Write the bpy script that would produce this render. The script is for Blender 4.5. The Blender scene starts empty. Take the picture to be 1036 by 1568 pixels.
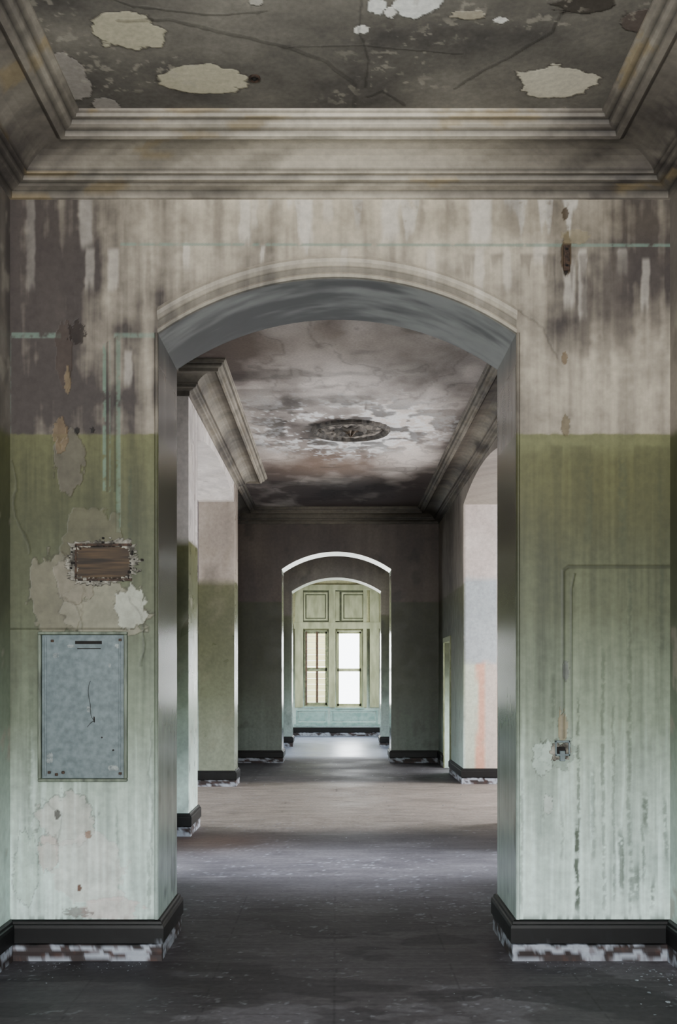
import bpy, math, numpy as np
from mathutils import Vector
rng=np.random.default_rng(7)
F=2000.0; CX=657.0; CY=1320.0; EYE=1.55; D=5.587; K=D/F

# ---------------- noise ----------------
def _h(xi,yi,s):
    n=(xi*374761393+yi*668265263+s*974634777)&0xffffffff
    n=((n^(n>>13))*1274126177)&0xffffffff
    n=((n^(n>>16))*2246822519)&0xffffffff
    return ((n^(n>>15))&0xffffff)/float(0xffffff)
def vn(x,y,s=0):
    x=np.asarray(x,float);y=np.asarray(y,float)
    xi=np.floor(x).astype(np.int64);yi=np.floor(y).astype(np.int64)
    fx=x-xi;fy=y-yi;fx=fx*fx*(3-2*fx);fy=fy*fy*(3-2*fy)
    a=_h(xi,yi,s);b=_h(xi+1,yi,s);c=_h(xi,yi+1,s);d=_h(xi+1,yi+1,s)
    return (a*(1-fx)+b*fx)*(1-fy)+(c*(1-fx)+d*fx)*fy
def fbm(x,y,s=0,o=4):
    r=0;a=.5;t=0
    for i in range(o):
        r=r+a*vn(x*2**i+i*17.3,y*2**i+i*9.1,s+i*31);t+=a;a*=.5
    return r/t
def sm(x,a,b):
    t=np.clip((x-a)/(b-a),0,1);return t*t*(3-2*t)
def lin(c):
    c=np.array(c,float)/255.
    return np.where(c<=.04045,c/12.92,((c+.055)/1.055)**2.4)
def mix(A,B,m):
    m=np.asarray(m,float)
    if m.ndim: m=m[:,None]
    return A*(1-m)+B*m
def solid(c,n): return np.tile(lin(c),(n,1))
def blob(x,y,cx,cy,rx,ry,s,rag=.8,soft=.06,sc=3.0):
    dx=(x-cx)/rx;dy=(y-cy)/ry
    r=np.sqrt(dx*dx+dy*dy)+(fbm(dx*sc+s*3.7,dy*sc+s*1.3,s)-.5)*rag
    return 1-sm(r,1-soft,1+soft), r
def seg(x,y,pts):
    d=np.full(np.shape(x),1e9)
    for (ax,ay),(bx,by) in zip(pts[:-1],pts[1:]):
        vx,vy=bx-ax,by-ay;L=vx*vx+vy*vy+1e-12
        t=np.clip(((x-ax)*vx+(y-ay)*vy)/L,0,1)
        d=np.minimum(d,np.hypot(x-ax-t*vx,y-ay-t*vy))
    return d

# ---------------- material ----------------
def new_mat(name):
    m=bpy.data.materials.new(name);m.use_nodes=True
    nt=m.node_tree;return m,nt,nt.nodes,nt.links,nt.nodes['Principled BSDF']
def attr_mat(name,nscale=60,namp=.25,bump=.25,bdist=.004,spec=.5):
    m,nt,N,L,B=new_mat(name)
    a=N.new('ShaderNodeAttribute');a.attribute_name='Col'
    h=N.new('ShaderNodeAttribute');h.attribute_name='HR'
    sep=N.new('ShaderNodeSeparateColor');L.new(h.outputs['Color'],sep.inputs[0])
    g=N.new('ShaderNodeNewGeometry')
    n=N.new('ShaderNodeTexNoise');n.inputs['Scale'].default_value=nscale;n.inputs['Detail'].default_value=8;n.inputs['Roughness'].default_value=.6
    L.new(g.outputs['Position'],n.inputs['Vector'])
    mr=N.new('ShaderNodeMapRange');mr.inputs['From Min'].default_value=.3;mr.inputs['From Max'].default_value=.7
    mr.inputs['To Min'].default_value=1-namp;mr.inputs['To Max'].default_value=1+namp
    L.new(n.outputs['Fac'],mr.inputs['Value'])
    vm=N.new('ShaderNodeVectorMath');vm.operation='SCALE'
    L.new(a.outputs['Color'],vm.inputs[0]);L.new(mr.outputs[0],vm.inputs['Scale'])
    L.new(vm.outputs[0],B.inputs['Base Color'])
    L.new(sep.outputs[1],B.inputs['Roughness'])
    add=N.new('ShaderNodeMath');add.operation='MULTIPLY_ADD';add.inputs[1].default_value=.3
    L.new(n.outputs['Fac'],add.inputs[0]);L.new(sep.outputs[0],add.inputs[2])
    b=N.new('ShaderNodeBump');b.inputs['Strength'].default_value=bump*2;b.inputs['Distance'].default_value=bdist
    L.new(add.outputs[0],b.inputs['Height']);L.new(b.outputs[0],B.inputs['Normal'])
    B.inputs['Specular IOR Level'].default_value=spec
    return m
M_PL=attr_mat('old_painted_plaster',nscale=22,namp=.15,bump=.3,bdist=.003,spec=.35)
M_GL=attr_mat('glossy_painted_plaster',nscale=7,namp=.1,bump=.05,bdist=.001,spec=.7)
M_FL=attr_mat('worn_floor',nscale=25,namp=.22,bump=.3,bdist=.004,spec=.25)
M_CE=attr_mat('ceiling_plaster',nscale=40,namp=.15,bump=.35,spec=.2)
def noisy_mat(name,c1,c2,scale=20,rough=.6,metal=0,stretch=(1,1,1)):
    m,nt,N,L,B=new_mat(name)
    tc=N.new('ShaderNodeNewGeometry');mp=N.new('ShaderNodeMapping');mp.inputs['Scale'].default_value=stretch
    n=N.new('ShaderNodeTexNoise');n.inputs['Scale'].default_value=scale;n.inputs['Detail'].default_value=6
    L.new(tc.outputs['Position'],mp.inputs[0]);L.new(mp.outputs[0],n.inputs['Vector'])
    r=N.new('ShaderNodeValToRGB');r.color_ramp.elements[0].position=.35;r.color_ramp.elements[1].position=.65
    r.color_ramp.elements[0].color=(*lin(c1),1);r.color_ramp.elements[1].color=(*lin(c2),1)
    L.new(n.outputs['Fac'],r.inputs[0]);L.new(r.outputs[0],B.inputs['Base Color'])
    B.inputs['Roughness'].default_value=rough;B.inputs['Metallic'].default_value=metal
    b=N.new('ShaderNodeBump');b.inputs['Strength'].default_value=.3;b.inputs['Distance'].default_value=.003
    L.new(n.outputs['Fac'],b.inputs['Height']);L.new(b.outputs[0],B.inputs['Normal'])
    return m

# ---------------- mesh builder ----------------
class MB:
    def __init__(s): s.v=[];s.f=[];s.n=0;s.mi=[]
    def grid(s,P,mi=0):
        nu,nv=P.shape[:2]
        i=np.arange(nu*nv).reshape(nu,nv)+s.n
        q=np.stack([i[:-1,:-1],i[1:,:-1],i[1:,1:],i[:-1,1:]],-1).reshape(-1,4)
        s.v.append(P.reshape(-1,3));s.f.append(q);s.n+=nu*nv;s.mi.append(np.full(len(q),mi,np.int32))
    def build(s,name,paint,mat,smooth=False):
        V=np.concatenate(s.v);Q=np.concatenate(s.f)
        me=bpy.data.meshes.new(name)
        me.vertices.add(len(V));me.vertices.foreach_set('co',V.astype(np.float32).ravel())
        me.loops.add(len(Q)*4);me.loops.foreach_set('vertex_index',Q.astype(np.int32).ravel())
        me.polygons.add(len(Q));me.polygons.foreach_set('loop_start',(np.arange(len(Q))*4).astype(np.int32))
        me.update(calc_edges=True)
        C,H,R=paint(V);n=len(V)
        a=me.attributes.new('Col','FLOAT_COLOR','POINT')
        a.data.foreach_set('color',np.c_[np.clip(C,0,1),np.ones(n)].astype(np.float32).ravel())
        b=me.attributes.new('HR','FLOAT_COLOR','POINT')
        b.data.foreach_set('color',np.c_[np.broadcast_to(H,(n,)),np.broadcast_to(R,(n,)),np.zeros(n),np.ones(n)].astype(np.float32).ravel())
        me.polygons.foreach_set('use_smooth',[smooth]*len(Q))
        me.materials.append(mat);me.materials.append(M_GL)
        me.polygons.foreach_set('material_index',np.concatenate(s.mi))
        me.validate();ob=bpy.data.objects.new(name,me)
        bpy.context.collection.objects.link(ob);return ob
def ls(a,b,st): return np.linspace(a,b,max(2,int(math.ceil(abs(b-a)/st))+1))

def wall(name,axis,s0,s1,d0,d1,H,openings,steps,paint,mat=None,rstep=None,gloss=0):
    mb=MB()
    def W(S,Dd,Z):
        S,Dd,Z=np.broadcast_arrays(S,Dd,Z)
        return np.stack([S,Dd,Z] if axis=='x' else [Dd,S,Z],-1).astype(float)
    def top(o,s):
        a,b,sill,spring,rise=o
        if rise<=0: return np.full_like(s,spring)
        w=(b-a)/2;R=w*w/(2*rise)+rise/2;c=(a+b)/2
        return spring+rise-R+np.sqrt(np.maximum(R*R-(s-c)**2,0))
    ops=sorted(openings)
    for d,st in ((d0,steps[0]),(d1,steps[1])):
        cur=s0
        for o in ops+[None]:
            e=o[0] if o else s1
            if e>cur+1e-4:
                S=ls(cur,e,st);Z=ls(0,H,st);mb.grid(W(S[:,None],d,Z[None,:]))
            if o:
                S=ls(o[0],o[1],st);t=ls(0,1,st/(H-o[3]));T=top(o,S)
                mb.grid(W(S[:,None],d,T[:,None]+(H-T)[:,None]*t[None,:]))
                if o[2]>0:
                    Z=ls(0,o[2],st);mb.grid(W(S[:,None],d,Z[None,:]))
                cur=o[1]
    rs=rstep or max(steps[0]*2,.02)
    Dd=ls(d0,d1,rs)
    for o in ops:
        Z=ls(o[2],o[3],rs)
        for s in (o[0],o[1]): mb.grid(W(s,Dd[:,None],Z[None,:]),gloss)
        S=ls(o[0],o[1],rs);mb.grid(W(S[:,None],Dd[None,:],top(o,S)[:,None]),gloss)
        if o[2]>0: mb.grid(W(S[:,None],Dd[None,:],o[2]))
    Z=ls(0,H,.1)
    for s in (s0,s1): mb.grid(W(s,ls(d0,d1,rs)[:,None],Z[None,:]))
    return mb.build(name,paint,mat or M_PL)

def sweep(mb,path,prof,step):
    pts=[];off=[]
    P=[np.array(p,float) for p in path]
    nr=[]
    for a,b in zip(P[:-1],P[1:]):
        d=(b-a)/np.linalg.norm(b-a);nr.append(np.array([d[1],-d[0]]))
    for i in range(len(P)):
        if i==0:m=nr[0]
        elif i==len(P)-1:m=nr[-1]
        else:
            m=nr[i-1]+nr[i];m=m/(1+nr[i-1]@nr[i])
        pts.append(P[i]);off.append(m)
    a=[pts[0]];b=[off[0]]
    for i in range(len(pts)-1):
        L=np.linalg.norm(pts[i+1]-pts[i]);k=max(1,int(L/step))
        for j in range(1,k+1):
            t=j/k;a.append(pts[i]*(1-t)+pts[i+1]*t);b.append(off[i]*(1-t)+off[i+1]*t)
    a=np.array(a);b=np.array(b);pr=np.array(prof,float)
    G=np.zeros((len(a),len(pr),3))
    G[:,:,:2]=a[:,None,:]+b[:,None,:]*pr[None,:,0,None]
    G[:,:,2]=pr[None,:,1]
    mb.grid(G)

# ---------------- paints ----------------
def greenband(z,n):
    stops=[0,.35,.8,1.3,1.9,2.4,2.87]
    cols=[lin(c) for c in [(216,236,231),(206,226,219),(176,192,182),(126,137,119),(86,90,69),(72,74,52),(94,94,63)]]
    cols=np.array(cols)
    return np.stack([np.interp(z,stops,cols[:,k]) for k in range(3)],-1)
def make_generic(seed=0,dark=1.0,rough=.42,pale=0.,upc=((90,83,79),(160,150,139)),chip=.75):
    def f(P):
        z=P[:,2];u=P[:,0]+1.31*P[:,1];n=len(z)
        n1=fbm(u*1.3,z*1.3,seed+1);n2=fbm(u*9,z*9,seed+2);st=fbm(u*26,z*1.1,seed+3);s2=fbm(u*8,z*.6,seed+4)
        up=mix(solid(upc[0],n),solid(upc[1],n),np.clip(.5+(n1-.5)*1.8+(s2-.5)*1.0,0,1))
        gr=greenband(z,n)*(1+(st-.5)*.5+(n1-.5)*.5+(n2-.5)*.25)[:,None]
        e=sm(z+(n2-.5)*.02,2.86,2.88)
        C=mix(gr,up,e)
        ch=sm(fbm(u*5,z*5,seed+8),.68,.70)
        C=mix(C,solid((166,158,145),n),ch*chip)
        if pale>0: C=mix(C,mix(solid((170,164,166),n),solid((206,170,156),n),sm(n1+ (1.4-z)*.3,.45,.55)),pale)
        dk=sm(fbm(u*3,z*3,seed+12),.62,.75);C=C*(1-.35*dk)[:,None]
        return C*dark,(n2*.5-ch*.6*chip),np.full(n,rough)+ (n2-.5)*.15
    return f
def front(P):
    px=CX+P[:,0]/K;py=CY-(P[:,2]-EYE)/K;n=len(px)
    n1=fbm(px/130,py/130,1);n2=fbm(px/28,py/28,2);n3=fbm(px/9,py/9,3)
    st=fbm(px/7,py/190,4);s2=fbm(px/24,py/330,5)
    G=lambda cx,cy,rx,ry:np.exp(-((px-cx)/rx)**2-((py-cy)/ry)**2)
    t=.23+G(690,310,390,190)*.75+G(1170,760,190,150)*.34-G(60,560,150,330)*.4-G(1290,450,100,200)*.3-G(1150,570,120,90)*.15-G(150,780,150,90)*.15+G(900,470,160,60)*.1  # central glow put into the plaster colour, alongside darker stained areas
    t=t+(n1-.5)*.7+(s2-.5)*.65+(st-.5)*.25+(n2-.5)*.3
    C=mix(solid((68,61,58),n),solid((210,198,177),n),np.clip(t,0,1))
    C=mix(C,solid((112,100,76),n),G(850,430,500,45)*.3)
    H=n3*.35
    R=np.full(n,.6)
    def curtain(y0,scale,L,seed,thr,soft=30):
        a=vn(px/scale,px*0,seed);b=vn(px/(scale*.35),px*0,seed+1)
        ln=L*np.clip((a-thr)/(1-thr),0,1)*(0.5+.8*b)+(n2-.5)*40
        return sm(ln-(py-y0),0,soft)*sm(py,y0-4,y0+6)*(a>thr)*sm(a,thr,thr+.08)
    m=curtain(358,26,150,41,.5)*sm(px,300,420)*.6
    C=mix(C,solid((206,200,190),n),m*sm(n3,.1,.5))
    for (x,w,a,b,k) in [(478,11,340,470,.8),(497,6,350,440,.6),(597,14,330,475,.85),(640,10,360,430,.6),(762,17,330,470,.9),(938,22,350,475,1),(365,7,470,520,.8),(512,4,475,505,.8),(168,13,350,480,.45),(175,9,480,560,.4),(220,11,480,560,.5),(60,9,380,560,.25),(250,8,680,750,.5),(1260,8,500,600,.5),(672,7,480,520,.7),(843,9,480,560,.6),(935,10,480,600,.7),(990,8,480,560,.5),(1055,14,470,510,.7),(1112,12,500,600,.6),(1138,8,480,620,.7),(1215,10,480,530,.5)]:
        q=(1-sm(np.abs(px-x+(n2-.5)*8),w*.65,w*1.2))*sm(py,a,a+12)*(1-sm(py,b-35+45*st,b+15))
        C=mix(C,solid((206,198,186),n),q*k*.8)
    for (x,w,a,b,k) in [(1145,11,520,720,.75),(1212,20,480,700,.65),(1185,8,490,690,.5),(1280,12,490,680,.5),(1232,5,560,650,.6),(135,10,300,560,.3),(45,16,330,620,.3),(95,22,500,700,.3),(118,8,560,760,.5),(330,14,370,560,.35),(880,10,370,470,.4),(1000,20,370,470,.4),(700,12,370,470,.4),(540,14,370,470,.35),(425,10,365,520,.35),(820,7,370,480,.35),(1080,9,370,480,.35),(1010,8,640,830,.3),(270,10,560,700,.3),(290,5,480,640,.3)]:
        q=(1-sm(np.abs(px-x+(n2-.5)*12),w*.5,w*1.4))*sm(py,a,a+30)*(1-sm(py,b-90+60*st,b+10))
        C=mix(C,solid((80,72,67),n),q*k)
    m=curtain(495,12,80,77,.5)*sm(px,800,1000)*.5
    C=mix(C,solid((76,68,62),n),m)
    # ---- lower green
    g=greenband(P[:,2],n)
    side=sm(px,900,1010)
    g=g*(1+(st-.5)*.75+(s2-.5)*.55+(n1-.5)*.4+(n2-.5)*.16)[:,None]
    g=mix(g,solid((100,97,56),n)*(.85+.3*s2)[:,None],np.clip(side*G(1130,940,260,130)*.4,0,1))
    g=mix(g,solid((76,77,56),n),G(20,1150,130,420)*.4)
    g=mix(g,solid((134,136,98),n),G(1130,862,260,24)*side*.35)
    g=mix(g,solid((216,236,232),n),sm(st,.58,.72)*sm(py,1350,1700)*.5)
    for (x,w,a,b,k) in [(1128,5,1590,1800,.9),(1132,3,1340,1640,.6),(1213,5,1600,1760,.7),(1262,6,1530,1640,.7),(1240,9,1670,1780,.6),(1275,4,1700,1790,.7),(1300,4,1540,1700,.5),(1062,4,1560,1620,.5),(1080,5,1290,1440,.4),(1180,4,1250,1800,.45),(1230,4,1100,1800,.45),(255,4,900,1090,.5),(1020,3,1500,1795,.4),(290,4,1640,1795,.4),(1255,3,1580,1740,.5),(1100,3,1560,1700,.4),(230,3,1560,1790,.35),(1160,5,1480,1700,.4),(1200,3,1350,1780,.4),(1290,5,900,1300,.35),(1150,8,880,1080,.3),(1215,10,870,1090,.3),(60,6,1300,1700,.3)]:
        q=(1-sm(np.abs(px-x+(n3-.5)*8+(n1-.5)*10),w*.5,w*1.2))*sm(py,a,a+40)*(1-sm(py,b-40,b))*sm(n3,.25,.5)
        g=mix(g,solid((60,68,52),n),q*k)
    m=curtain(870,14,420,91,.45,90)*side*.5
    g=mix(g,solid((74,74,48),n),m)
    bm=sm(py,1782,1798)*sm(vn(px/5,px*0,99),.45,.6);g=mix(g,solid((60,68,60),n),bm*.6)
    e=sm(py+(n3-.5)*5,846,850)
    C=mix(C,g,e);R=R-.08*e;H=H+.15*e
    # stencilled mint lines
    def line(m,k=.8,c=(120,142,128)):
        nonlocal C
        C=mix(C,solid(c,n),m*k*sm(n3+(n1-.5)*.7,.2,.5))
    line((1-sm(np.abs(py-478+(px-650)*-.002),2.0,3.6))*(px>235),.65,(118,140,126))
    line((1-sm(np.abs(py-655),4,7))*(px>22)*(px<118),.55);line((1-sm(np.abs(py-655),3,6))*(px>222)*(px<303),.5)
    line((1-sm(np.abs(px-18),2,4))*(py>655)*(py<848),.4)
    top=658+np.maximum(0,226-px)*.6
    for x,w,k,yb in ((204,4,.75,958),(215,2,.4,962),(231,6,.55,1040)):
        line((1-sm(np.abs(px-x+(n3-.5)*2),w*.5,w*.9))*(py>top)*(py<yb),k,(106,128,112))
    for x in (209,224):
        C=C*(1-.4*(1-sm(np.abs(px-x),1.2,3))*(py>top)*(py<960))[:,None]
    H=H+.8*(1-sm(np.abs(px-231),2,6))*(py>top)*(py<1040)
    def peel(cx,cy,rx,ry,s,c,k=.9,rag=.8,edge=True,hd=-.9):
        nonlocal C,H
        m,r=blob(px,py,cx,cy,rx,ry,s,rag,.03)
        C=mix(C,solid(c,n)*(.75+.5*n2)[:,None],m*k)
        if edge: C=mix(C,solid((48,42,35),n),(1-sm(np.abs(r-1.03),.0,.05))*.5)
        H=H+hd*m
    peel(110,1160,52,82,11,(116,111,96),.75)
    peel(205,1190,85,55,12,(134,130,114),.75)
    peel(180,1060,60,70,21,(94,90,72),.7,edge=False)
    peel(150,1130,42,45,13,(120,114,100),.85)
    peel(255,1190,30,40,14,(172,174,160),.8)
    peel(135,905,28,60,15,(92,86,76),.8)
    peel(118,850,14,35,16,(112,94,70),.7)
    peel(125,690,17,70,17,(68,57,51),.75,edge=False)
    peel(132,745,6,26,19,(120,104,80),.8)
    peel(150,652,16,22,18,(40,32,28),.85,1.2,False)
    peel(150,842,5,7,18,(20,16,14),.9);peel(180,840,4,6,18,(20,16,14),.9)
    peel(130,1600,55,50,22,(190,180,174),.45);peel(170,1700,75,70,23,(208,205,200),.5,edge=False)
    peel(95,1665,20,34,24,(186,162,154),.45);peel(215,1775,60,24,25,(208,192,188),.6,edge=False);peel(50,1700,25,70,26,(170,190,176),.4)
    peel(155,1735,4,6,27,(90,50,30),.9);peel(172,1630,6,8,28,(130,88,60),.7);peel(150,1782,26,9,29,(80,52,44),.6,1.3)
    peel(112,1592,6,9,34,(40,30,26),.8)
    peel(1106,498,10,42,30,(74,58,38),.95,.5);peel(1105,520,5,18,31,(20,14,10),.9,.6)
    peel(1104,418,6,12,32,(74,60,42),.9);peel(1103,700,6,12,33,(104,86,62),.8);peel(1105,830,8,20,35,(106,94,70),.8)
    peel(1122,462,26,15,36,(146,134,104),.5,edge=False);peel(1040,300,12,26,37,(196,186,130),.4)
    peel(1098,1425,9,38,38,(140,122,94),.7,1.1);peel(1092,1470,34,30,39,(136,150,138),.8,1.0)
    peel(1105,1310,6,18,40,(100,102,100),.8,1.0);peel(1060,1480,22,34,42,(186,202,192),.5)
    peel(1070,1570,10,18,43,(206,214,208),.5)
    for pts,w in (([(1100,1440),(1100,1114),(1110,1107),(1308,1107)],4),([(1116,1440),(1116,1150),(1122,1122)],2.5),([(20,1228),(262,1228)],2)):
        d=seg(px,py,pts);m=1-sm(d,w*.5,w*1.2)
        H=H+1.4*(1-sm(d,0,w*1.3));C=mix(C,C*.5,m*.75)
    for pts in ([(735,335),(748,300),(765,262)],[(1000,600),(1060,640),(1090,700)],[(60,1080),(30,1010),(25,900)],[(250,1165),(285,1230),(270,1300)],[(80,1560),(120,1590),(110,1650)],[(300,1690),(292,1500),(298,1410)],[(165,1235),(150,1180),(120,1165)]):
        d=seg(px+(n2-.5)*18,py+(n3-.5)*6,pts);C=mix(C,C*.45,(1-sm(d,.8,2.6))*.5);H=H-.7*(1-sm(d,0,4))
    return C,H,R
def reveal(seed):
    base=make_generic(seed,.85,.24,chip=0)
    def f(P):
        C,H,R=base(P);n=len(P);z=P[:,2]
        s=fbm(P[:,0]*3+P[:,1]*2,P[:,1]*9+z*3,seed+9)
        m=sm(z,3.2,3.45)
        C=mix(C,mix(solid((80,80,82),n),solid((150,150,148),n),sm(s+.14*P[:,0],.3,.75)),m)
        R=.24+.28*m
        return C,H*.02,R
    return f
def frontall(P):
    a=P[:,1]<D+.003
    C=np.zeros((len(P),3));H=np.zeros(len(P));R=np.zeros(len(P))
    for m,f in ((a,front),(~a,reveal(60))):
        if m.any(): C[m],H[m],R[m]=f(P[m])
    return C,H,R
def basepaint(P):
    z=P[:,2];u=P[:,0]+1.31*P[:,1];n=len(z)
    a=fbm(u*9,z*30,5);b=fbm(u*30,z*60,6);c=fbm(u*5+7,z*14,8)
    low=mix(solid((50,42,42),n),solid((160,166,178),n),sm(a+(c-.5)*.4,.45,.53))
    low=mix(low,solid((78,54,48),n),sm(b,.6,.68)*.6)
    blk=mix(solid((5,5,6),n),solid((17,19,22),n),sm(b,.6,.8)*.5)
    e=sm(z+(b-.5)*.03,.084,.092)
    C=mix(low,blk,e)
    return C,a*.8,.6-.1*e
def cornpaint(seed=0,dark=1.,ylw=.3,groove_shade=()):
    def f(P):
        z=P[:,2];u=P[:,0]+1.31*P[:,1];n=len(z)
        n1=fbm(u*1.5,z*6,seed+21);n2=fbm(u*14,z*20+P[:,1]*9,seed+22)
        center_glow=np.exp(-(P[:,0]/1.0)**2)  # glow at mid-wall painted into the cornice colour, dimmer at the sides
        t=np.clip(.12+.7*center_glow+(n1-.5)*.7+(n2-.5)*.3,0,1)
        C=mix(solid((76,70,66),n),solid((208,197,178),n),t)
        ye=sm(fbm(u*3,z*30,seed+25),.66,.71);C=mix(C,solid((156,132,80),n),ye*ylw)
        dk=sm(fbm(u*2.5,z*9,seed+27),.6,.75);C=C*(1-.3*dk)[:,None]
        for gz in groove_shade:
            C=C*(1-.55*(np.abs(z-gz)<.0012))[:,None]  # shade of the profile grooves painted in as dark lines
        return C*dark,n2*.3,np.full(n,.6)
    return f
HC=2.82
def c2w(x,y,h=HC): zz=h*F/(CY-y);return ((x-CX)*zz/F,zz)
def ceilfront(P):
    x=P[:,0];y=P[:,1];n=len(x)
    n1=fbm(x*1.6,y*2.2,1);n2=fbm(x*10,y*10,2);n3=fbm(x*30,y*30,3)
    C=mix(solid((78,74,70),n),solid((134,128,117),n),np.clip(.5+(n1-.5)*1.6+(n2-.5)*.4-.25*np.abs(x)/1.5,0,1))
    C=C*(.9+.2*n3)[:,None];H=n3*.3
    for i,(cx,cy,rx,ry,c,k) in enumerate([(250,62,66,34,(184,176,152),1),(397,156,80,28,(184,176,152),1),(1085,160,76,28,(200,192,172),1),(815,8,46,26,(232,230,222),1),(735,10,17,18,(232,230,222),1),(706,58,14,9,(228,224,214),1),(762,24,12,12,(226,222,212),1),(978,40,14,7,(220,216,206),1),(915,30,34,9,(170,160,140),.9),(500,3,14,9,(190,184,172),.9),(140,150,30,42,(158,150,142),.8),(205,205,26,14,(160,152,144),.7),(1140,10,60,16,(64,58,52),.9),(1250,40,40,22,(86,74,68),.8)]):
        X,Y=c2w(cx,cy);rX=rx*Y/F;rY=ry*Y*Y/(HC*F)
        m,r=blob(x,y,X,Y,rX,rY,70+i,.75,.035,2.2)
        edge=(1-sm(np.abs(r-1.04),.0,.07))
        C=mix(C,solid((54,48,42),n),edge*.6)
        C=mix(C,solid(c,n)*(.9+.2*n2)[:,None],m*k);H=H-m*1.2
    for pts,w,k in (([(230,40),(330,38),(430,62),(560,92),(640,120),(692,165),(692,215)],7,.35),([(180,-20),(260,12),(420,30),(520,22)],4,.4),([(715,190),(745,178),(790,205)],5,.5),([(890,172),(940,140),(1000,110),(1075,62),(1100,20)],5,.45),([(705,-30),(702,60),(720,120),(712,170)],3,.45),([(560,92),(700,88),(900,105)],3,.25)):
        W=[c2w(*p) for p in pts];d=seg(x+(n2-.5)*.03,y+(n3-.5)*.02,W)
        m=1-sm(d,w*.0010,w*.0024);C=C*(1-k*m*.8)[:,None];H=H-.5*m
    sp=sm(n3,.66,.7)*sm(fbm(x*2.5,y*2.5,9),.55,.7);C=mix(C,solid((180,172,156),n),sp*.4)
    return C,H,np.full(n,.7)
def ceilback(P):
    x=P[:,0];y=P[:,1];n=len(x)
    n1=fbm(x*.9,y*.5,11);n2=fbm(x*6,y*5,12);n3=fbm(x*18,y*14,13);n5=fbm(x*2.2,y*1.3,19)
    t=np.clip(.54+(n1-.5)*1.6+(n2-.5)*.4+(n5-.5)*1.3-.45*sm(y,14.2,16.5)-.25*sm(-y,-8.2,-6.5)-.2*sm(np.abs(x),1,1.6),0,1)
    C=mix(solid((84,75,73),n),solid((212,202,196),n),t)
    C=mix(C,solid((166,128,98),n),np.exp(-((x+.1)/.9)**2-((y-14.3)/1.0)**2)*.3)
    C=mix(C,solid((150,128,110),n),np.exp(-((x+.1)/1.1)**2-((y-9.0)/.8)**2)*.4)
    e1=sm(n5,.50,.515)*(1-sm(n5,.515,.55));C=C*(1-.3*e1)[:,None]
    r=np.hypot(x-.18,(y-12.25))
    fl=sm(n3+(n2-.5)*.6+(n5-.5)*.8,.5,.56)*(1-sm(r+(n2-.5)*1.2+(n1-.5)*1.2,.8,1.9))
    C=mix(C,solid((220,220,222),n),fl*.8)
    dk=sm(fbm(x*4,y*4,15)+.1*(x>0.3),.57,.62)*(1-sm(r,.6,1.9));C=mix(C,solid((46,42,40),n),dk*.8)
    s=sm(fbm(x*1.2,y*3,18),.58,.7);C=C*(1-.35*s)[:,None]
    return C,n3*.6-fl*.5,np.full(n,.6)
def floorp(P):
    x=P[:,0];y=P[:,1];n=len(x)
    n1=fbm(x*1.2,y*1.8,31);n2=fbm(x*6,y*11,32);n3=fbm(x*30,y*30,33);n4=fbm(x*1.6,y*3,34);n6=fbm(x*2,y*45,39)
    C=mix(solid((58,55,60),n),solid((92,88,91),n),np.clip(.45+(n1-.5)*1.3+(n2-.5)*.6+(n6-.5)*.7,0,1))
    nearf=1-sm(y,5.8,6.8)
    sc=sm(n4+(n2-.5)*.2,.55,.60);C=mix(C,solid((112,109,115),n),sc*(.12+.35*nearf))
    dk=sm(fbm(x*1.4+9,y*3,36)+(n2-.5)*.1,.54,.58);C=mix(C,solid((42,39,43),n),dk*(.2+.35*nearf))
    warm_light=sm(y,9.8,10.8)*(1-sm(y,14.5,15.2));C=mix(C,solid((156,146,138),n)*(.6+.6*n2+.4*(n6-.5))[:,None],warm_light*.75)  # light from the side openings painted into the crossing floor colour
    bl=np.exp(-((x+1.2)/.6)**2-((y-9.6)/.5)**2);C=mix(C,solid((104,70,46),n),bl*.4)
    C=mix(C,solid((150,152,160),n),sm(n3,.72,.76)*sm(n4,.35,.6)*.45)
    far=sm(y,18.9,20);C=mix(C,solid((140,148,168),n)*(.7+.6*n2)[:,None],far*.7)  # strip of window light painted blue-white into the far floor
    sc2=(np.abs(np.mod(x+.02*n2,.62))<.006);C=C*(1-.35*sc2)[:,None]
    sc3=(np.abs(np.mod(y+.5*np.floor(x/.62)+.02*n2,2.1))<.006);C=C*(1-.35*sc3)[:,None]
    return C,n2*.8+n3*.5-dk*.4,np.clip(.62+(n1-.5)*.4-.22*far,.35,.85)

# ---------------- room shell ----------------
XL,XR=-1.78,1.82
Y2=6.24; H1=4.37; H2=4.5
ARCH=(-.972,.98,0,3.415,.305)
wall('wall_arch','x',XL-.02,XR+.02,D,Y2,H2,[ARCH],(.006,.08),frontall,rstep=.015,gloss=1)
gp=make_generic
wall('wall_left','y',-3.2,D,XL-.3,XL,H1,[(.9,2.5,.7,3.4,0)],(.3,.03),gp(3,.8))
wall('wall_right','y',-3.2,D,XR,XR+.3,H1,[(.9,2.5,.7,3.4,0)],(.03,.3),gp(5,.8))
wall('wall_back','x',XL,XR,-3.5,-3.2,H1,[(-1.1,1.1,.6,3.4,0)],(.2,.1),gp(7))
wall('wall_left','y',Y2,9.9,-2.1,-1.8,H2,[(7.95,8.9,0,2.5,0)],(.1,.04),gp(9,.7))
lp0=gp(13,1.1,.3,0,((156,148,146),(220,212,208)),.3)
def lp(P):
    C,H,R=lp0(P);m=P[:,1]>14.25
    C[m]=C[m]*.42  # far pier darkened in its colour so it looks less lit
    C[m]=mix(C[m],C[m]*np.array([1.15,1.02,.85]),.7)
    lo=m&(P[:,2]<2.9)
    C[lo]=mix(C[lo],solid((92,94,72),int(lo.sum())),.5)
    return C,H,R
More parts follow.
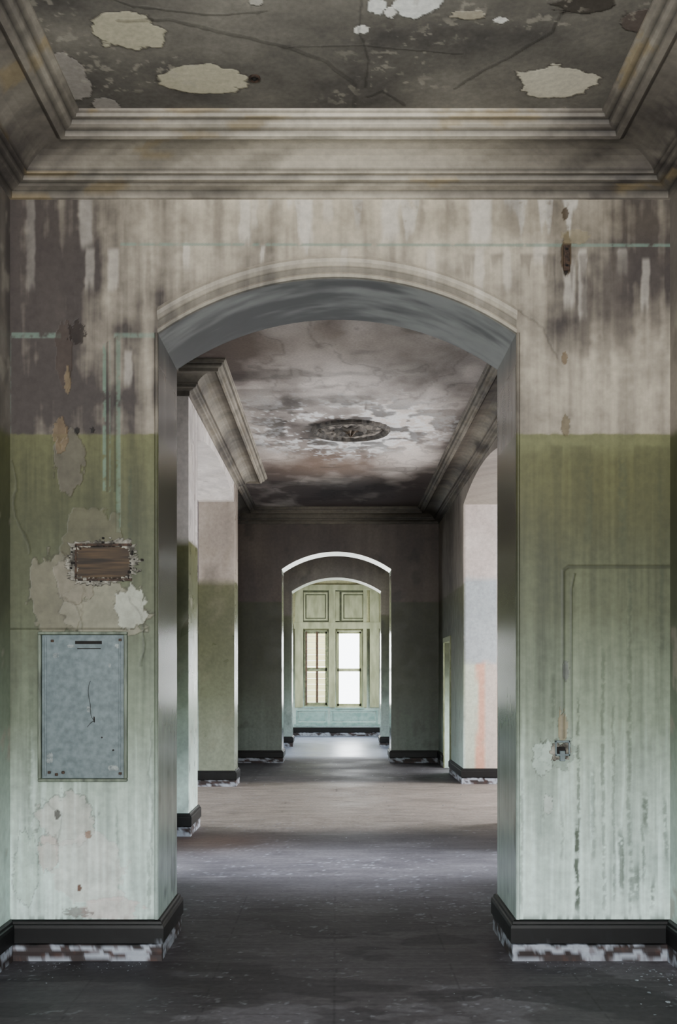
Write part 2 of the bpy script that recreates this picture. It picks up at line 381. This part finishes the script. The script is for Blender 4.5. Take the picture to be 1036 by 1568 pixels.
wall('wall_left','y',9.9,14.85,-1.93,-1.43,H2,[(10.55,14.35,0,3.98,.2)],(.06,.025),lp)
wall('wall_left','y',14.85,18.24,-2.1,-1.8,H2,[],(.3,.04),gp(15,.6))
rp0=gp(17,.65,.35,chip=.3)
def rp(P):
    C,H,R=rp0(P)
    m=(P[:,1]>14.68)&(P[:,1]<14.72)&(P[:,0]>XR+.003)
    Q=P[m];k=len(Q)
    if k:
        a=fbm(Q[:,0]*9,Q[:,2]*5,4);b=fbm(Q[:,0]*4,Q[:,2]*2,5)
        J=mix(solid((170,156,151),k),solid((204,194,188),k),b)
        J=mix(solid((156,162,166),k)*(.85+.3*b)[:,None],J,sm(Q[:,2]+(a-.5)*.03,2.93,2.97))
        xx=Q[:,0]+(a-.5)*.08
        lo=solid((180,186,170),k)
        lo=mix(lo,solid((200,144,122),k),sm(xx,2.0,2.03)*(1-sm(xx,2.11,2.14))*.85)
        lo=mix(lo,solid((188,170,164),k),sm(xx,2.12,2.15)*.8)
        J=mix(lo,J,sm(Q[:,2]+(a-.5)*.15,1.72,1.78))
        C[m]=J
    return C,H,R
wall('wall_right','y',Y2,18.24,XR,2.3,H2,[(7.95,8.9,0,2.5,0),(10.8,14.7,0,4.0,.2),(16.35,17.25,0,2.1,0)],(.025,.08),rp)
wp=gp(19,1.0,.5,.75,((150,140,140),(206,198,194)),.3)
wd=gp(22,.55,.4,0,((130,120,122),(180,170,168)),.2)
wall('wall_crossing','x',-5.4,-1.93,14.35,14.65,H2,[],(.03,.3),wd)
wall('wall_crossing','x',-5.4,-1.93,10.25,10.55,H2,[],(.3,.06),wd)
wall('wall_crossing','x',2.3,5.6,14.7,15.0,H2,[],(.03,.3),wp)
wall('wall_crossing','x',2.3,5.6,10.5,10.8,H2,[],(.3,.06),wp)
wall('wall_crossing','y',10.25,14.65,-5.7,-5.4,H2,[(11.2,13.8,.6,3.4,0)],(.2,.1),gp(21))
wall('wall_crossing','y',10.5,15.0,5.6,5.9,H2,[(11.4,14.1,.6,3.4,0)],(.1,.2),gp(23))
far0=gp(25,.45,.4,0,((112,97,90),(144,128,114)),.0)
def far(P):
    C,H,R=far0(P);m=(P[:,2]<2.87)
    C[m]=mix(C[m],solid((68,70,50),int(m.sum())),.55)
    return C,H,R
far2=gp(27,.5,.35,0,((110,100,90),(150,140,120)),.0)
def archp(f,y0,y1):
    def g(P):
        C,H,R=f(P)
        inner=(P[:,1]>y0+.02)&(P[:,1]<y1-.02)
        so=inner&(P[:,2]>3.38)
        C[so]=lin((222,226,212));R[inner]=.22;H[inner]=0  # light caught by the soffit painted in as near-white
        return C,H,R
    return g
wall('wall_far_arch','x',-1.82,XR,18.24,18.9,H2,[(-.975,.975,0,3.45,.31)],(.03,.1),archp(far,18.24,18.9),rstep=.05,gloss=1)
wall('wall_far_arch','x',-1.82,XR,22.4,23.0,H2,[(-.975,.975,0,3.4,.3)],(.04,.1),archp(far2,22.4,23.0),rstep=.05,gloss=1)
wall('wall_left','y',18.9,26.4,-2.1,-1.8,H2,[(19.8,21.2,.7,2.9,0),(24.0,25.4,.7,3.2,0)],(.2,.06),gp(29))  # opening nearest the end wall added for the extra bay lamp
wall('wall_right','y',18.9,26.4,XR,2.12,H2,[(19.8,21.2,.7,2.9,0),(24.0,25.4,.7,3.2,0)],(.06,.2),gp(31))  # opening nearest the end wall added for the extra bay lamp
WK=26.4/F
wx=lambda p:(p-CX)*WK
wz=lambda q:EYE+(CY-q)*WK
wend=gp(33,1.2,.45,0,((154,154,116),(200,196,150)),.1)
wall('wall_end','x',-2.1,2.12,26.4,26.7,H2,[(wx(594),wx(641),wz(1380),wz(1231),0),(wx(656),wx(708),wz(1382),wz(1231),0)],(.04,.3),wend)

mb=MB()
def hg(xs,ys,z): 
    mb.grid(np.stack([np.broadcast_to(xs[:,None],(len(xs),len(ys))),np.broadcast_to(ys[None,:],(len(xs),len(ys))),np.full((len(xs),len(ys)),z)],-1))
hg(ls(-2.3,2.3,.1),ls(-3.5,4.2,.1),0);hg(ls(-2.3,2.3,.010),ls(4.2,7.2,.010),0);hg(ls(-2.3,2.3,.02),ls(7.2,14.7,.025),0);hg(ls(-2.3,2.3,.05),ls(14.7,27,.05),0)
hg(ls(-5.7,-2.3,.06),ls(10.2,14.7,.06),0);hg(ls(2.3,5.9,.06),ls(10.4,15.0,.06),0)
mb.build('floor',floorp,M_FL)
mb=MB();hg(ls(-2,2.1,.1),ls(-3.5,4.0,.1),H1);hg(ls(-1.9,1.9,.007),ls(4.0,D+.02,.007),H1);mb.build('ceiling',ceilfront,M_CE)
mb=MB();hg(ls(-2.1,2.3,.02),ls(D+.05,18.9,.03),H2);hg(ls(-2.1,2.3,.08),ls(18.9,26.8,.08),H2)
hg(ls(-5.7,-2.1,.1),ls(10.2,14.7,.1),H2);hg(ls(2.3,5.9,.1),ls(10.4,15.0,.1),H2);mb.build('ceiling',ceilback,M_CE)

# cornices
prof=[(.50,4.372),(.50,4.358),(.485,4.354),(.48,4.340),(.455,4.338),(.45,4.318),(.435,4.310),(.41,4.306),(.405,4.282),(.38,4.278),(.36,4.292),(.35,4.300),(.30,4.300),(.25,4.296),(.205,4.286),(.17,4.272),(.145,4.258),(.13,4.245),(.13,4.230),(.108,4.228),(.10,4.208),(.075,4.204),(.06,4.196),(.03,4.192),(.015,4.188),(.015,4.152),(0,4.148)]
mb=MB();sweep(mb,[(XL,-3.2),(XL,D),(XR,D),(XR,-3.2)],prof,.02);mb.build('trim_1',cornpaint(1,1,.4,(4.338,4.306,4.292,4.245,4.228,4.204,4.188)),M_PL)
prof2=[(p*.8,4.5-(4.372-z)*1.1) for p,z in prof]
mb=MB();sweep(mb,[(-1.8,Y2),(-1.8,9.9),(-1.43,9.9),(-1.43,14.85),(-1.8,14.85),(-1.8,18.24),(XR,18.24),(XR,Y2)],prof2,.05)
gr2=tuple(4.5-(4.372-z)*1.1 for z in (4.338,4.292,4.228))
def corn2(P):
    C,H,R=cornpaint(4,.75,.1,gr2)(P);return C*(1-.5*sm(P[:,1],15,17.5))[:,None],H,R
mb.build('trim_2',corn2,M_PL)
def archivolt(name,o,yf,sc,paint,st):
    a,b,_,spring,rise=o;hw=(b-a)/2;R=hw*hw/(2*rise)+rise/2;c=(a+b)/2;zc=spring+rise-R
    pr=np.array([(0,0),(0,.02),(.012,.030),(.022,.022),(.026,.012),(.055,.012),(.062,.022),(.075,.036),(.092,.044),(.105,.036),(.112,.02),(.118,.018),(.118,0)])*sc
    X=np.linspace(-hw,hw,st);G=np.zeros((st,len(pr),3))
    G[:,:,0]=(c+X)[:,None];G[:,:,1]=yf-pr[None,:,1]
    G[:,:,2]=zc+np.sqrt((R+pr[None,:,0])**2-(X**2)[:,None])
    mb=MB();mb.grid(G)
    for i in (0,-1):
        E=np.stack([G[i],np.c_[G[i][:,0],np.full(len(pr),yf),G[i][:,2]]]);mb.grid(E)
    return mb.build(name,paint,M_PL)
def avp(P):
    C,H,R=front(P);d=D-P[:,1]
    C=mix(C,solid((170,162,148),len(P)),.35)
    return C*(1.1-.55*(np.abs(d-.012)<.0015)-.55*(d<.001))[:,None],H,R  # archivolt creases darkened in the colour, like the cornice grooves
archivolt('trim_3',ARCH,D,1,avp,300)
mb=MB()
for x0,sg in ((ARCH[0],-1),(ARCH[1],1)):
    pr=np.array([(0,-.0),(.0,.006),(.006,.012),(.014,.012),(.02,.006),(.02,.0)])
    Z=ls(.2,3.42,.02);G=np.zeros((len(Z),len(pr),3))
    G[:,:,0]=x0+sg*(pr[:,0]);G[:,:,1]=D-pr[:,1];G[:,:,2]=Z[:,None];mb.grid(G)
mb.build('trim_4',lambda P:(lambda C,H,R:(C*.7,H,R))(*front(P)),M_PL)

# baseboards
bp=[(0,.222),(.012,.222),(.02,.214),(.022,.20),(.03,.196),(.034,.18),(.034,.13),(.034,.10),(.026,.092),(.022,.088),(.022,.07),(.024,.05),(.022,.03),(.024,.0)]
def base(name,path,st=.015):
    mb=MB();sweep(mb,path,bp,st);return mb.build(name,basepaint,M_PL)
base('baseboard_left',[(XL,-3.2),(XL,D),(ARCH[0],D),(ARCH[0],Y2),(-1.8,Y2),(-1.8,7.95)],.01)
base('baseboard_right',[(XR,7.95),(XR,Y2),(ARCH[1],Y2),(ARCH[1],D),(XR,D),(XR,-3.2)],.01)
base('baseboard_left',[(-1.8,8.9),(-1.8,9.9),(-1.43,9.9),(-1.43,10.55),(-1.93,10.55)],.02)
base('baseboard_left',[(-5.4,14.35),(-1.43,14.35),(-1.43,14.85),(-1.8,14.85),(-1.8,18.24),(-.975,18.24),(-.975,18.9),(-1.8,18.9),(-1.8,22.4),(-.975,22.4),(-.975,23.0),(-1.8,23.0),(-1.8,26.4),(XR,26.4),(XR,23.0),(.975,23.0),(.975,22.4),(XR,22.4),(XR,18.9),(.975,18.9),(.975,18.24),(XR,18.24),(XR,17.25)],.03)
base('baseboard_right',[(XR,16.35),(XR,14.7),(5.6,14.7)],.02)
base('baseboard_right',[(2.3,10.8),(XR,10.8),(XR,8.9)],.03)

# ---------------- box helper ----------------
def boxes(name,lst,mat,parent=None,bev=.003):
    vs=[];fs=[]
    for x0,x1,y0,y1,z0,z1 in lst:
        b=len(vs)
        vs+=[(x,y,z) for x in (x0,x1) for y in (y0,y1) for z in (z0,z1)]
        fs+=[tuple(b+i for i in f) for f in ((0,1,3,2),(4,6,7,5),(0,4,5,1),(2,3,7,6),(0,2,6,4),(1,5,7,3))]
    me=bpy.data.meshes.new(name);me.from_pydata(vs,[],fs);me.update()
    ob=bpy.data.objects.new(name,me);bpy.context.collection.objects.link(ob);me.materials.append(mat)
    if bev>0:
        m=ob.modifiers.new('bevel','BEVEL');m.width=bev;m.segments=2
    if parent:ob.parent=parent
    return ob
def empty(name):
    e=bpy.data.objects.new(name,None);bpy.context.collection.objects.link(e);return e
def ragged(name,cx,cz,rx,rz,y,th,mat,seed,parent=None,n=90,rag=.5,hole=None):
    r=np.random.default_rng(seed);a=np.linspace(0,2*math.pi,n,endpoint=False)
    rr=1+rag*(fbm(np.cos(a)*2+seed,np.sin(a)*2,seed)-.5)+rag*.3*(r.random(n)-.5)
    sq=1/np.maximum(np.abs(np.cos(a)),np.abs(np.sin(a)))**.7
    o=np.c_[cx+rx*rr*sq*np.cos(a),cz+rz*rr*sq*np.sin(a)]
    if hole:
        hx,hz=hole;r2=1+.18*(r.random(n)-.5);i=np.c_[cx+hx*r2*sq*np.cos(a),cz+hz*r2*sq*np.sin(a)]
    else: i=np.tile([[cx,cz]],(n,1))
    rings=[(o,0),(o*.97+np.array([cx,cz])*.03,th),(i,th*.8),(i,0)]
    vs=[];fs=[]
    for q,t in rings: vs+=[(p[0],y-t,p[1]) for p in q]
    for k in range(3):
        for j in range(n):
            j2=(j+1)%n;fs.append((k*n+j,k*n+j2,(k+1)*n+j2,(k+1)*n+j))
    me=bpy.data.meshes.new(name);me.from_pydata(vs,[],fs);me.update();ob=bpy.data.objects.new(name,me)
    bpy.context.collection.objects.link(ob);me.materials.append(mat)
    if parent:ob.parent=parent
    return ob
X=lambda p:(p-CX)*K
Z=lambda q:EYE+(CY-q)*K

m_frame=noisy_mat('painted_wood_frame',(72,79,68),(120,130,114),25,.5,0,(1,1,.2))
m_metal=noisy_mat('blue_grey_sheet_metal',(84,97,100),(108,121,124),30,.45,.05)
m_scuff=noisy_mat('scuffed_metal',(92,102,104),(146,154,152),60,.5,.0)
m_brown=noisy_mat('bare_brown_board',(34,27,21),(80,62,42),14,.7,0,(.3,1,4))
m_white=noisy_mat('broken_white_plaster',(60,56,50),(158,154,142),32,.8)
m_rust=noisy_mat('rusty_metal',(36,28,24),(84,64,50),60,.7,.3)
m_dark=noisy_mat('near_black',(12,10,9),(30,25,21),30,.9)
m_wire=noisy_mat('wire',(20,20,20),(40,40,38),50,.5)
e=empty('electrical_panel')
x0,x1,z1,z0=X(76),X(250),Z(1234),Z(1526)
boxes('frame',[(x0,x1,D-.03,D+.01,z1-.016,z1),(x0,x1,D-.03,D+.01,z0,z0+.016),(x0,x0+.018,D-.03,D+.01,z0+.016,z1-.016),(x1-.018,x1,D-.03,D+.01,z0+.016,z1-.016)],m_frame,e,.005)
boxes('steel_plate',[(x0+.019,x1-.019,D-.012,D+.004,z0+.017,z1-.017)],m_metal,e,.003)
boxes('inner_lip',[(x0+.036,x0+.046,D-.02,D-.012,z0+.03,z1-.03),(x1-.046,x1-.036,D-.02,D-.012,z0+.03,z1-.03)],m_metal,e,.002)
boxes('label_plate',[(X(148),X(200),D-.016,D-.012,Z(1258),Z(1252)),(X(152),X(198),D-.015,D-.012,Z(1268),Z(1266))],m_dark,e,.001)
boxes('clips',[(X(a)-.008,X(a)+.008,D-.026,D-.012,Z(b)-.007,Z(b)+.007) for a,b in ((104,1252),(236,1250),(112,1512),(236,1510),(125,1508),(98,1508))],m_rust,e,.003)
for k,(cx,cz,rx,rz,s,mm) in enumerate([(175,1385,.012,.016,3,m_scuff),(185,1405,.004,.016,4,m_dark),(222,1500,.028,.014,5,m_scuff),(215,1300,.006,.01,9,m_scuff),(110,1280,.016,.012,6,m_scuff),(98,1480,.016,.03,7,m_scuff),(230,1262,.014,.012,8,m_scuff),(140,1262,.02,.008,10,m_scuff),(222,1465,.006,.005,11,m_dark),(200,1440,.005,.004,12,m_dark)]):
    ragged('scuff_%d'%k,X(cx),Z(cz),rx,rz,D-.012,.0012,mm,s,e,30)
cu=bpy.data.curves.new('loose_wire','CURVE');cu.dimensions='3D';cu.bevel_depth=.0014
sp=cu.splines.new('NURBS');pts=[(172,1420),(182,1405),(190,1412),(176,1398),(180,1370),(170,1350),(178,1330)]
sp.points.add(len(pts)-1)
for q,(a,b) in zip(sp.points,pts): q.co=(X(a),D-.018,Z(b),1)
sp.use_endpoint_u=True
ob=bpy.data.objects.new('loose_wire',cu);bpy.context.collection.objects.link(ob);cu.materials.append(m_wire);ob.parent=e

e=empty('broken_plaster_niche')
ragged('plaster_rim',X(202),Z(1098),.20,.115,D,.010,m_white,12,e,140,.6,(.148,.09))
ragged('dark_gap_sheet',X(202),Z(1098),.162,.102,D,.004,m_dark,14,e,80,.2)  # dark sheet on the wall standing in for the shaded hole
boxes('board',[(X(150),X(254),D-.008,D,Z(1129),Z(1068))],m_brown,e,.003)
boxes('board_edges',[(X(148),X(258),D-.014,D,Z(1067),Z(1062)),(X(148),X(258),D-.014,D,Z(1135),Z(1130)),(X(147),X(151),D-.014,D,Z(1132),Z(1064))],m_rust,e,.002)
r=np.random.default_rng(5)
cr=[]
for i in range(60):
    a=r.random()*6.283;cx=X(202)+.185*math.cos(a)*(.85+.3*r.random());cz=Z(1098)+.115*math.sin(a)*(.85+.35*r.random());s=.003+.007*r.random()
    cr.append((cx-s,cx+s,D-.012-.008*r.random(),D,cz-s*.8,cz+s*.8))
boxes('crumbs',cr[:35],m_white,e,.002);boxes('dark_crumbs',cr[35:],m_dark,e,.002)

e=empty('broken_switch_box')
ragged('plaster_rim',X(1094),Z(1468),.05,.045,D,.008,m_white,31,e,70,.8,(.03,.028))
ragged('void_sheet',X(1096),Z(1466),.034,.032,D,.003,m_dark,33,e,40,.3)  # dark sheet on the wall in place of the box's shaded recess
boxes('metal_box',[(X(1083),X(1112),D-.02,D,Z(1476),Z(1472)),(X(1083),X(1112),D-.02,D,Z(1450),Z(1446)),(X(1083),X(1086),D-.02,D,Z(1476),Z(1446)),(X(1109),X(1112),D-.02,D,Z(1476),Z(1446)),(X(1092),X(1102),D-.024,D,Z(1486),Z(1466))],m_metal,e,.002)
e=empty('rusted_cleat')
boxes('strip',[(X(1100),X(1112),D-.012,D,Z(530),Z(480))],m_rust,e,.003)
boxes('screws',[(X(1103),X(1109),D-.017,D-.012,Z(a)-.006,Z(a)+.006) for a in (488,520)],m_dark,e,.002)
def lathe(name,prof,c,mat,seg=72,lob=0,amp=0,parent=None):
    vs=[];fs=[]
    for i in range(seg):
        a=2*math.pi*i/seg
        for j,(r,z) in enumerate(prof):
            rr=r*(1+amp*math.cos(a*lob)*(1 if r>.1 else 0))
            vs.append((c[0]+rr*math.cos(a),c[1]+rr*math.sin(a),c[2]+z+ (amp*.15*math.cos(a*lob)if lob else 0)))
    n=len(prof)
    for i in range(seg):
        for j in range(n-1):
            i2=(i+1)%seg;fs.append((i*n+j,i*n+j+1,i2*n+j+1,i2*n+j))
    me=bpy.data.meshes.new(name);me.from_pydata(vs,[],fs);me.update();ob=bpy.data.objects.new(name,me)
    bpy.context.collection.objects.link(ob);me.materials.append(mat)
    if parent:ob.parent=parent
    return ob
cxw,cyw=c2w(497,152)
e=empty('ceiling_junction_box')
lathe('ring',[(.028,0),(.028,-.008),(.024,-.010),(.019,-.008),(.017,0)],(cxw,cyw,H1),m_rust,40,parent=e)
lathe('socket',[(.017,-.002),(.008,-.006),(.007,-.012),(.001,-.012)],(cxw,cyw,H1),m_dark,24,parent=e)
m_ros=noisy_mat('stained_plaster_ornament',(44,40,38),(130,122,114),16,.8)
m_ros2=noisy_mat('dark_stained_ornament',(34,30,28),(74,68,62),16,.8)
e=empty('ceiling_rosette')
c=(.17,12.25,H2)
lathe('outer_ring',[(.47,.0),(.47,-.03),(.45,-.05),(.42,-.045),(.405,-.018),(.395,-.002)],c,m_ros2,96,24,.012,e)
lathe('leaf_ring',[(.39,-.004),(.36,-.02),(.31,-.035),(.25,-.03),(.22,-.012),(.21,-.003)],c,m_ros,144,16,.05,e)
lathe('inner_ring',[(.20,-.003),(.19,-.035),(.16,-.055),(.13,-.035),(.12,-.004)],c,m_ros2,96,12,.02,e)
lathe('broken_core',[(.12,-.006),(.07,-.02),(.04,-.05),(.015,-.075),(.001,-.08)],c,m_brown,32,5,.1,e)

# ---------------- end windows ----------------
m_tr=noisy_mat('window_trim_green_paint',(148,151,116),(182,184,146),8,.5,0,(1,1,.3))
m_gr=noisy_mat('panel_groove_dark',(70,75,52),(96,100,70),8,.5)  # darker green backing that shows between the transom panels
m_tr2=noisy_mat('window_lower_paint',(126,160,152),(162,190,182),8,.5)
m_sash=noisy_mat('sash_paint',(110,118,90),(150,154,118),18,.5)
m_sashb=noisy_mat('sash_brown',(60,42,28),(96,72,50),18,.5)
YW=26.4
def window(name,xa,xb,za,zb,mat,muntin=False):
    e=empty(name);f=.05;y0,y1=YW+.08,YW+.14
    boxes('jamb_frame',[(xa,xa+f*.6,YW+.02,YW+.22,za,zb),(xb-f*.6,xb,YW+.02,YW+.22,za,zb),(xa,xb,YW+.02,YW+.22,zb-f*.6,zb),(xa,xb,YW+.0,YW+.24,za,za+f*.6)],mat,e)
    zm=(za+zb)/2-.02;i=f*.6
    boxes('lower_sash',[(xa+i,xa+i+f,y0,y0+.04,za+i,zm),(xb-i-f,xb-i,y0,y0+.04,za+i,zm),(xa+i,xb-i,y0,y0+.04,za+i,za+i+.07),(xa+i,xb-i,y0,y0+.04,zm-.045,zm)],mat,e)
    boxes('upper_sash',[(xa+i,xa+i+f,y1,y1+.04,zm,zb-i),(xb-i-f,xb-i,y1,y1+.04,zm,zb-i),(xa+i,xb-i,y1,y1+.04,zb-i-.05,zb-i),(xa+i,xb-i,y1,y1+.04,zm-.01,zm+.035)],mat,e)
    if muntin:
        c=(xa+xb)/2+.02;boxes('muntin',[(c-.03,c+.03,y0+.01,y0+.05,za+i,zb-i)],m_sashb,e)
        boxes('side_stop',[(xa+.03,xa+.075,YW+.03,YW+.07,za+.03,zb-.03)],m_sashb,e)
    boxes('stool',[(xa-.04,xb+.04,YW-.06,YW+.05,za-.03,za)],m_tr2,e)
window('window_1',wx(594),wx(641),wz(1380),wz(1231),m_sash,True)
window('window_2',wx(656),wx(708),wz(1382),wz(1231),m_tr)
e=empty('trim_5')
bx=[]
for a,b in ((576,592),(642,655),(709,716),(722,740)): bx.append((wx(a),wx(b),YW-.05,YW,wz(1382),wz(1150)))
bx+=[(wx(574),wx(742),YW-.06,YW,wz(1228),wz(1215)),(wx(574),wx(742),YW-.06,YW,wz(1153),wz(1142))]
boxes('casing',bx,m_tr,e,.01)
def panel(a,b,c,d):
    x0,x1,zt,zb=wx(a),wx(b),wz(c),wz(d);w=.045
    return [(x0,x1,YW-.03,YW,zt-w,zt),(x0,x1,YW-.03,YW,zb,zb+w),(x0,x0+w,YW-.03,YW,zb+w,zt-w),(x1-w,x1,YW-.03,YW,zb+w,zt-w),(x0+w*1.6,x1-w*1.6,YW-.015,YW,zb+w*1.6,zt-w*1.6)]
boxes('transom_back',[(wx(592),wx(716),YW-.008,YW,wz(1215),wz(1153))],m_gr,e,.0)
boxes('transom_panels',panel(593,640,1157,1212)+panel(667,714,1157,1212)+[(wx(644),wx(663),YW-.03,YW,wz(1213),wz(1155))],m_tr,e,.006)
boxes('apron_panels',panel(578,640,1386,1414)+panel(645,738,1386,1414),m_tr2,e,.006)
boxes('sill_rail',[(wx(574),wx(742),YW-.045,YW,wz(1418),wz(1414))],m_tr2,e,.006)

m_clap=noisy_mat('pale_yellow_clapboard',(172,164,116),(192,184,138),5,.7,0,(.3,1,8))
e=empty('neighbouring_house')
cl=[]
z=-.5
while z<6.5:
    cl.append((-6,-.30,31.0-.03,31.2,z,z+.17));z+=.18
boxes('clapboards',cl,m_clap,e,.006)
boxes('corner_board',[(-.30,-.14,30.93,31.2,-.5,6.5)],m_tr,e)
boxes('dark_shutter',[(-1.02,-.95,30.9,31.0,.4,3.0)],m_sashb,e)
boxes('ground_outside',[(-12,12,26.9,60,-.6,-.5)],noisy_mat('grass',(90,100,60),(130,130,90),4,.9),None,0)

boxes('door_frame',[(XR-.02,XR+.01,16.27,16.35,.0,2.1),(XR-.02,XR+.01,17.25,17.33,0,2.1),(XR-.02,XR+.01,16.27,17.33,2.1,2.19)],noisy_mat('door_frame_paint',(120,126,88),(150,154,114),10,.45),None,.006)

r=np.random.default_rng(11);vs=[];fs=[]
def flake(x,y,s):
    b=len(vs);k=r.integers(4,7);a0=r.random()*6.28
    for i in range(k):
        a=a0+6.283*i/k;q=s*(.5+.7*r.random());vs.append((x+q*math.cos(a),y+q*math.sin(a),.002+.006*r.random()*s/.01))
    fs.append(tuple(range(b,b+k)))
for i in range(130):
    sd=r.random()<.5
    x=(r.uniform(-1.7,-1.0) if sd else r.uniform(1.02,1.75));flake(x,D-.04-abs(r.normal(0,.12)),r.uniform(.002,.006))
for i in range(110): flake(r.uniform(-1.6,1.7),r.uniform(4.4,9.5),r.uniform(.002,.005))
for i in range(200): flake(r.uniform(-1.3,1.7),r.uniform(9.5,18),r.uniform(.003,.014))
for i in range(70): flake(XR-abs(r.normal(0,.15))-.03,r.uniform(4.6,5.5),r.uniform(.003,.012))
me=bpy.data.meshes.new('paint_flakes');me.from_pydata(vs,[],fs);ob=bpy.data.objects.new('paint_flakes',me);bpy.context.collection.objects.link(ob)
me.materials.append(noisy_mat('flake_paint',(120,126,134),(176,182,190),30,.7))

# ---------------- lights ----------------
def area(name,loc,target,sx,sy,power,col,spread=180):
    l=bpy.data.lights.new(name,'AREA');l.shape='RECTANGLE';l.size=sx;l.size_y=sy;l.energy=power;l.color=col;l.spread=math.radians(spread)
    o=bpy.data.objects.new(name,l);bpy.context.collection.objects.link(o);o.location=loc
    o.rotation_euler=(Vector(target)-Vector(loc)).to_track_quat('-Z','Y').to_euler();return o
area('daylight_back_window',(0,-3.55,2.0),(0,5,2.0),2.3,2.9,510,(1,.985,.965))
area('daylight_front_left',(-2.12,1.7,2.05),(0,1.7,2.05),1.6,2.7,18,(1,.985,.96))
area('daylight_front_right',(2.16,1.7,2.05),(0,1.7,2.05),1.6,2.7,28,(1,.985,.96))
area('daylight_side_left',(-2.2,8.42,1.35),(-.2,8.42,.1),.92,2.4,34,(.8,.88,1),60)
area('daylight_side_right',(2.4,8.42,1.35),(.2,8.42,.1),.92,2.4,34,(.8,.88,1),60)
area('daylight_crossing_left',(-5.75,12.5,2.0),(0,12.5,1.4),2.6,2.8,100,(.95,.97,1),130)
area('daylight_crossing_right',(5.95,12.75,2.0),(0,12.6,1.5),2.7,2.8,430,(1,.985,.97),130)
area('daylight_far_left',(-2.15,20.5,1.8),(0,20.5,1.3),1.4,2.2,28,(.9,.95,1))
area('daylight_far_right',(2.18,20.5,1.8),(0,20.5,1.3),1.4,2.2,28,(.9,.95,1))
area('added_fill_bay_left',(-2.15,24.7,1.95),(0,24.9,1.9),1.4,2.5,26,(1,1,.97))  # added lamp at an unseen opening, brightens the end wall
area('added_fill_bay_right',(2.18,24.7,1.95),(0,24.9,1.9),1.4,2.5,26,(1,1,.97))  # added lamp opposite, also there to brighten the end wall
area('daylight_end_sky',(0,28.6,4.4),(0,23.5,.3),2.4,1.6,500,(.85,.92,1))
area('daylight_end_window',(.42,27.6,1.75),(.42,20,1.75),1.15,2.6,220,(.95,.98,1))
area('daylight_doorway',(2.45,16.8,1.05),(1.5,16.9,.9),.85,2.0,10,(1,.98,.85))
w=bpy.data.worlds.new('World');bpy.context.scene.world=w;w.use_nodes=True
bg=w.node_tree.nodes['Background'];bg.inputs[0].default_value=(.9,.96,1,1);bg.inputs[1].default_value=9.0

# ---------------- camera ----------------
cd=bpy.data.cameras.new('camera');cam=bpy.data.objects.new('camera',cd);bpy.context.collection.objects.link(cam)
cam.location=(0,0,EYE);cam.rotation_euler=(math.radians(90),0,0)
cd.sensor_fit='HORIZONTAL';cd.sensor_width=36;cd.lens=36*F/1322
cd.shift_x=(661-CX)/1322;cd.shift_y=(CY-1000)/1322;cd.clip_end=200;cd.clip_start=.05
bpy.context.scene.camera=cam
